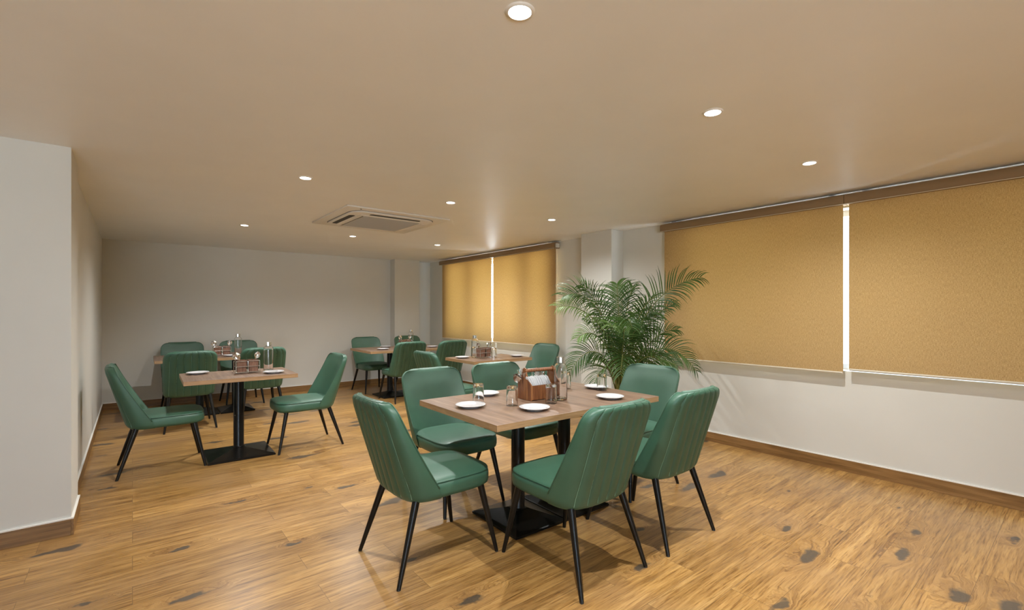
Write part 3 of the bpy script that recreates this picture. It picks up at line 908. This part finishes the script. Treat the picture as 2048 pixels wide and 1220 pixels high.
# chrome wire racks with two brown cups each
RK = 1.25
def cup_rack(loc, rz, label):
    t = thing('cutlery_rack', label, 'cutlery rack', (*loc, TZ), rz, 'wire racks with brown cups')
    for s in (-1, 1):
        bm = bmesh.new(); a0, a1, hh = .031, .035, .088
        def sq(a, z, dx=s * .040): return [(dx - a, -a, z), (dx + a, -a, z), (dx + a, a, z), (dx - a, a, z)]
        ring_loft(bm, [sq(a0, .012), sq(a1, .012 + hh), sq(a1 - .004, .012 + hh), sq(a0 - .004, .018)])
        bmesh.ops.bevel(bm, geom=[e for e in bm.edges if abs(e.verts[0].co.z - e.verts[1].co.z) > .03], offset=.004, segments=2, affect='EDGES')
        obj('cup', bm, M['cup_wood'], t)
    bm = bmesh.new(); r_ = .0022
    for z in (.010, .052):
        tube(bm, [(-.080, -.040, z), (.080, -.040, z), (.080, .040, z), (-.080, .040, z), (-.080, -.040, z)], r_, 6)
    for x in (-.08, 0, .08):
        for y in (-.04, .04):
            tube(bm, [(x, y, .092), (x, y, .010), (x * 1.12, y * 1.22, .0022)], r_, 6)
    tube(bm, [(0, -.040, .010), (0, .040, .010)], r_, 6)
    tube(bm, [(-.080, -.040, .092), (.080, -.040, .092), (.080, .040, .092), (-.080, .040, .092), (-.080, -.040, .092)], r_, 6)
    obj('wire_frame', bm, M['chrome'], t, 60)
    for c in t.children: c.data.transform(Matrix.Scale(RK, 4))
    return t
racks = [((0.850, 5.085), 0.05, 'wire rack with two brown cups on the small left table', 'small left table'),
         ((0.93, 7.330), 0.0, 'wire rack with two brown cups on the back wall table', 'back wall table'),
         ((3.50, 7.150), 0.1, 'wire rack with two brown cups on the table by the back pilaster', 'table by the back pilaster'),
         ((3.475, 4.880), 0.1, 'wire rack with two brown cups on the small right table', 'small right table')]
r0 = None
for (x, y), rz, lb, where in racks:
    if r0 is None: r0 = cup_rack((x, y), rz, lb)
    else: dup(r0, (x, y, TZ), rz, lb)
    for s, side in ((-1, 'left'), (1, 'right')):
        for k in range(3):
            kind = ('spoon', 'fork', 'spoon')[k]
            px = x + s * .050 * math.cos(rz); py = y + s * .050 * math.sin(rz)
            cutlery(kind, (px - s * .012, py + .014 * (k - 1), TZ + .022), math.radians(17 + 5 * k), math.radians((0 if s > 0 else 180) + 22 * (k - 1)), math.radians(70 * k + 20), 'steel %s in the %s cup on the %s' % (kind, side, where), 'cutlery in the %s cup on the %s' % (side, where))

# ------------------------------------------------------------ areca palm
PX, PY = 3.80, 2.985
palm = thing('potted_palm', 'tall green areca palm standing before the right wall, between the windows', 'plant', (PX, PY, 0))
bm = bmesh.new(); lathe(bm, [(0, 0), (.12, 0), (.125, .01), (.165, .30), (.175, .305), (.175, .33), (.16, .33), (.155, .28), (0, .28)], 36); obj('pot', bm, M['pot'], palm, 40)
bm = bmesh.new(); lathe(bm, [(.156, .279), (.10, .292), (0, .298)], 24); obj('soil', bm, M['soil'], palm, 180)
rv = Vector((math.cos(math.radians(38.9)), -math.sin(math.radians(38.9)), 0)); dv = Vector((math.sin(math.radians(38.9)), math.cos(math.radians(38.9)), 0))
def L3(a, b, z): return rv * a * .93 + dv * b * .93 + Vector((0, 0, 1.33 + (z - 1.33) * .93))
def bez(p0, p1, p2, p3, t):
    u = 1 - t; return p0 * u ** 3 + p1 * 3 * u * u * t + p2 * 3 * u * t * t + p3 * t ** 3
def frond(p0, p1, p2, p3, leaf_len, start=0.32, n=26, pale=False, droop=0.5, width=0.011, rng=None, roll=0.0):
    bm = bmesh.new(); N = 18
    pts = [bez(p0, p1, p2, p3, k / N) for k in range(N + 1)]
    tube(bm, pts, [.007 * (1 - .8 * k / N) + .001 for k in range(N + 1)], 6, mi=1)
    for k in range(n):
        q = k / (n - 1); t = start + (0.995 - start) * q
        p = bez(p0, p1, p2, p3, t); d = (bez(p0, p1, p2, p3, min(1, t + .01)) - bez(p0, p1, p2, p3, t - .01)).normalized()
        up = Vector((0, 0, 1)); side = d.cross(up)
        if side.length < .1: side = rv.copy()
        side.normalize(); side = Matrix.Rotation(roll, 3, d) @ side; nor = side.cross(d).normalized()
        if nor.z < 0: nor = -nor
        ln = leaf_len * (1.0 if abs(roll) > .5 else 1.3) * (0.5 + 0.8 * math.sin(PI * min(1, q * .70 + .18))) * (1 - .45 * q ** 2)
        for s in (-1, 1):
            fwd = 0.42 + 0.75 * q + rng.uniform(-.08, .08)
            dirv = (side * s * rng.uniform(.85, 1.0) + d * fwd + nor * rng.uniform(.15, .55)).normalized()
            l2 = ln * rng.uniform(.88, 1.1); W_ = width * rng.uniform(.85, 1.15)
            seg = 5; prev = None; cur = p.copy(); dd = dirv.copy()
            for g in range(seg + 1):
                w = W_ * (math.sin(PI * min(.98, .12 + .86 * g / seg)) ** .8) * (1 - .5 * g / seg)
                wd = dd.cross(nor).normalized()
                mid = bm.verts.new(cur); a = bm.verts.new(cur + wd * w + nor * w * .45); b = bm.verts.new(cur - wd * w + nor * w * .45)
                if prev:
                    f1 = bm.faces.new((prev[0], mid, a, prev[1])); f2 = bm.faces.new((prev[0], prev[2], b, mid))
                    f1.material_index = f2.material_index = 0
                prev = (mid, a, b)
                cur = cur + dd * (l2 / seg)
                dd = (dd + Vector((0, 0, -droop * rng.uniform(.7, 1.3) * (.10 + .16 * g / seg)))).normalized()
    me_m = [M['leaf_pale'] if pale else M['leaf'], M['cane']]
    o = obj('frond', bm, me_m, palm, 180); return o
rng = random.Random(11)
# a (to the right), b (away), z of: start, rise point, bend point, tip
FR = [
 ((0, 0, .55), (-.06, 0, 1.12), (-.28, -.05, 1.64), (-.62, -.12, 1.50), .31, 34, False),
 ((0, .02, .50), (-.04, -.10, 1.00), (-.34, -.22, 1.46), (-.70, -.32, 1.38), .25, 30, True),
 ((.03, 0, .55), (.12, .02, 1.12), (.34, -.06, 1.62), (.80, -.16, 1.69), .27, 34, False),
 ((.0, .05, .55), (.02, .05, 1.15), (-.02, .02, 1.44), (-.07, -.16, 1.62), .22, 26, False),
 ((.02, .08, .55), (.06, .10, 1.20), (.10, .10, 1.44), (.15, .05, 1.60), .22, 24, False),
 ((.02, 0, .50), (.10, -.05, .95), (.30, -.05, 1.34), (.56, -.10, 1.42), .20, 26, False),
 ((.03, 0, .45), (.14, 0, .82), (.34, -.05, 1.15), (.58, -.08, 1.14), .22, 26, False),
 ((.03, 0, .40), (.18, 0, .92), (.50, -.02, 1.16), (.80, -.05, .70), .24, 30, False),
 ((-.02, 0, .40), (-.08, -.05, .86), (-.32, -.10, 1.12), (-.56, -.14, .70), .22, 28, False),
 ((-.02, 0, .45), (-.06, -.05, .92), (-.28, -.12, 1.24), (-.48, -.18, 1.06), .20, 26, True),
 ((0, -.02, .40), (-.02, -.20, .90), (-.06, -.42, 1.06), (-.14, -.62, .74), .21, 26, False),
 ((.02, -.02, .40), (.10, -.18, .88), (.24, -.34, 1.02), (.36, -.50, .74), .22, 28, False),
 ((0, -.02, .55), (.0, -.14, 1.10), (-.02, -.30, 1.42), (.00, -.50, 1.18), .22, 26, False),
 ((0, .02, .55), (-.10, .05, 1.10), (-.22, .05, 1.50), (-.40, .10, 1.62), .22, 26, False),
 ((.02, .02, .55), (.10, -.08, 1.10), (.16, -.18, 1.42), (.30, -.32, 1.50), .20, 24, False),
 ((.02, .02, .50), (.10, .02, 1.05), (.26, .06, 1.40), (.44, .06, 1.30), .20, 26, False),
 ((-.02, .02, .50), (-.10, .02, .95), (-.22, -.05, 1.22), (-.40, -.10, 1.26), .20, 24, False),
 ((0, -.02, .35), (-.08, -.12, .72), (-.20, -.26, .90), (-.34, -.36, .62), .20, 24, False),
 ((.02, -.02, .35), (.12, -.10, .72), (.30, -.18, .94), (.52, -.24, .78), .20, 24, False),
 ((.0, .04, .50), (.04, .0, .95), (.12, -.10, 1.22), (.18, -.26, 1.14), .20, 24, False),
 ((.0, .04, .50), (-.04, .0, .95), (-.12, -.14, 1.26), (-.16, -.32, 1.18), .20, 24, True),
 ((.0, .0, .40), (.02, .0, .80), (.02, -.10, 1.04), (.06, -.26, 1.02), .18, 22, False),
 ((.02, .02, .35), (.08, .02, .66), (.22, .0, .84), (.34, -.02, .70), .19, 22, False),
 ((-.02, .02, .35), (-.06, .02, .66), (-.18, .0, .88), (-.30, -.02, .80), .19, 22, False),
]
ROLLS = 1
for f in FR:
    p = [L3(*q) for q in f[:4]]
    frond(p[0], p[1], p[2], p[3], f[4], 0.30, int(f[5] * 1.05), f[6], 1.75, 0.0070, rng, math.radians(rng.uniform(35, 58)) * (1 if f[3][0] > 0 else -1) * ROLLS if abs(f[3][0]) > .38 else math.radians(rng.uniform(-20, 20)))
for k in range(9):
    a = rng.uniform(0, 2 * PI); r_ = rng.uniform(.02, .09)
    x, y = r_ * math.cos(a), r_ * math.sin(a)
    h_ = rng.uniform(.55, .85)
    bm = bmesh.new(); tube(bm, [(x, y, .27), (x * .85, y * .85, .27 + h_ * .45), (x * .3, y * .3, .27 + h_)], [.013, .011, .007], 8)
    obj('cane', bm, M['cane'], palm, 60)
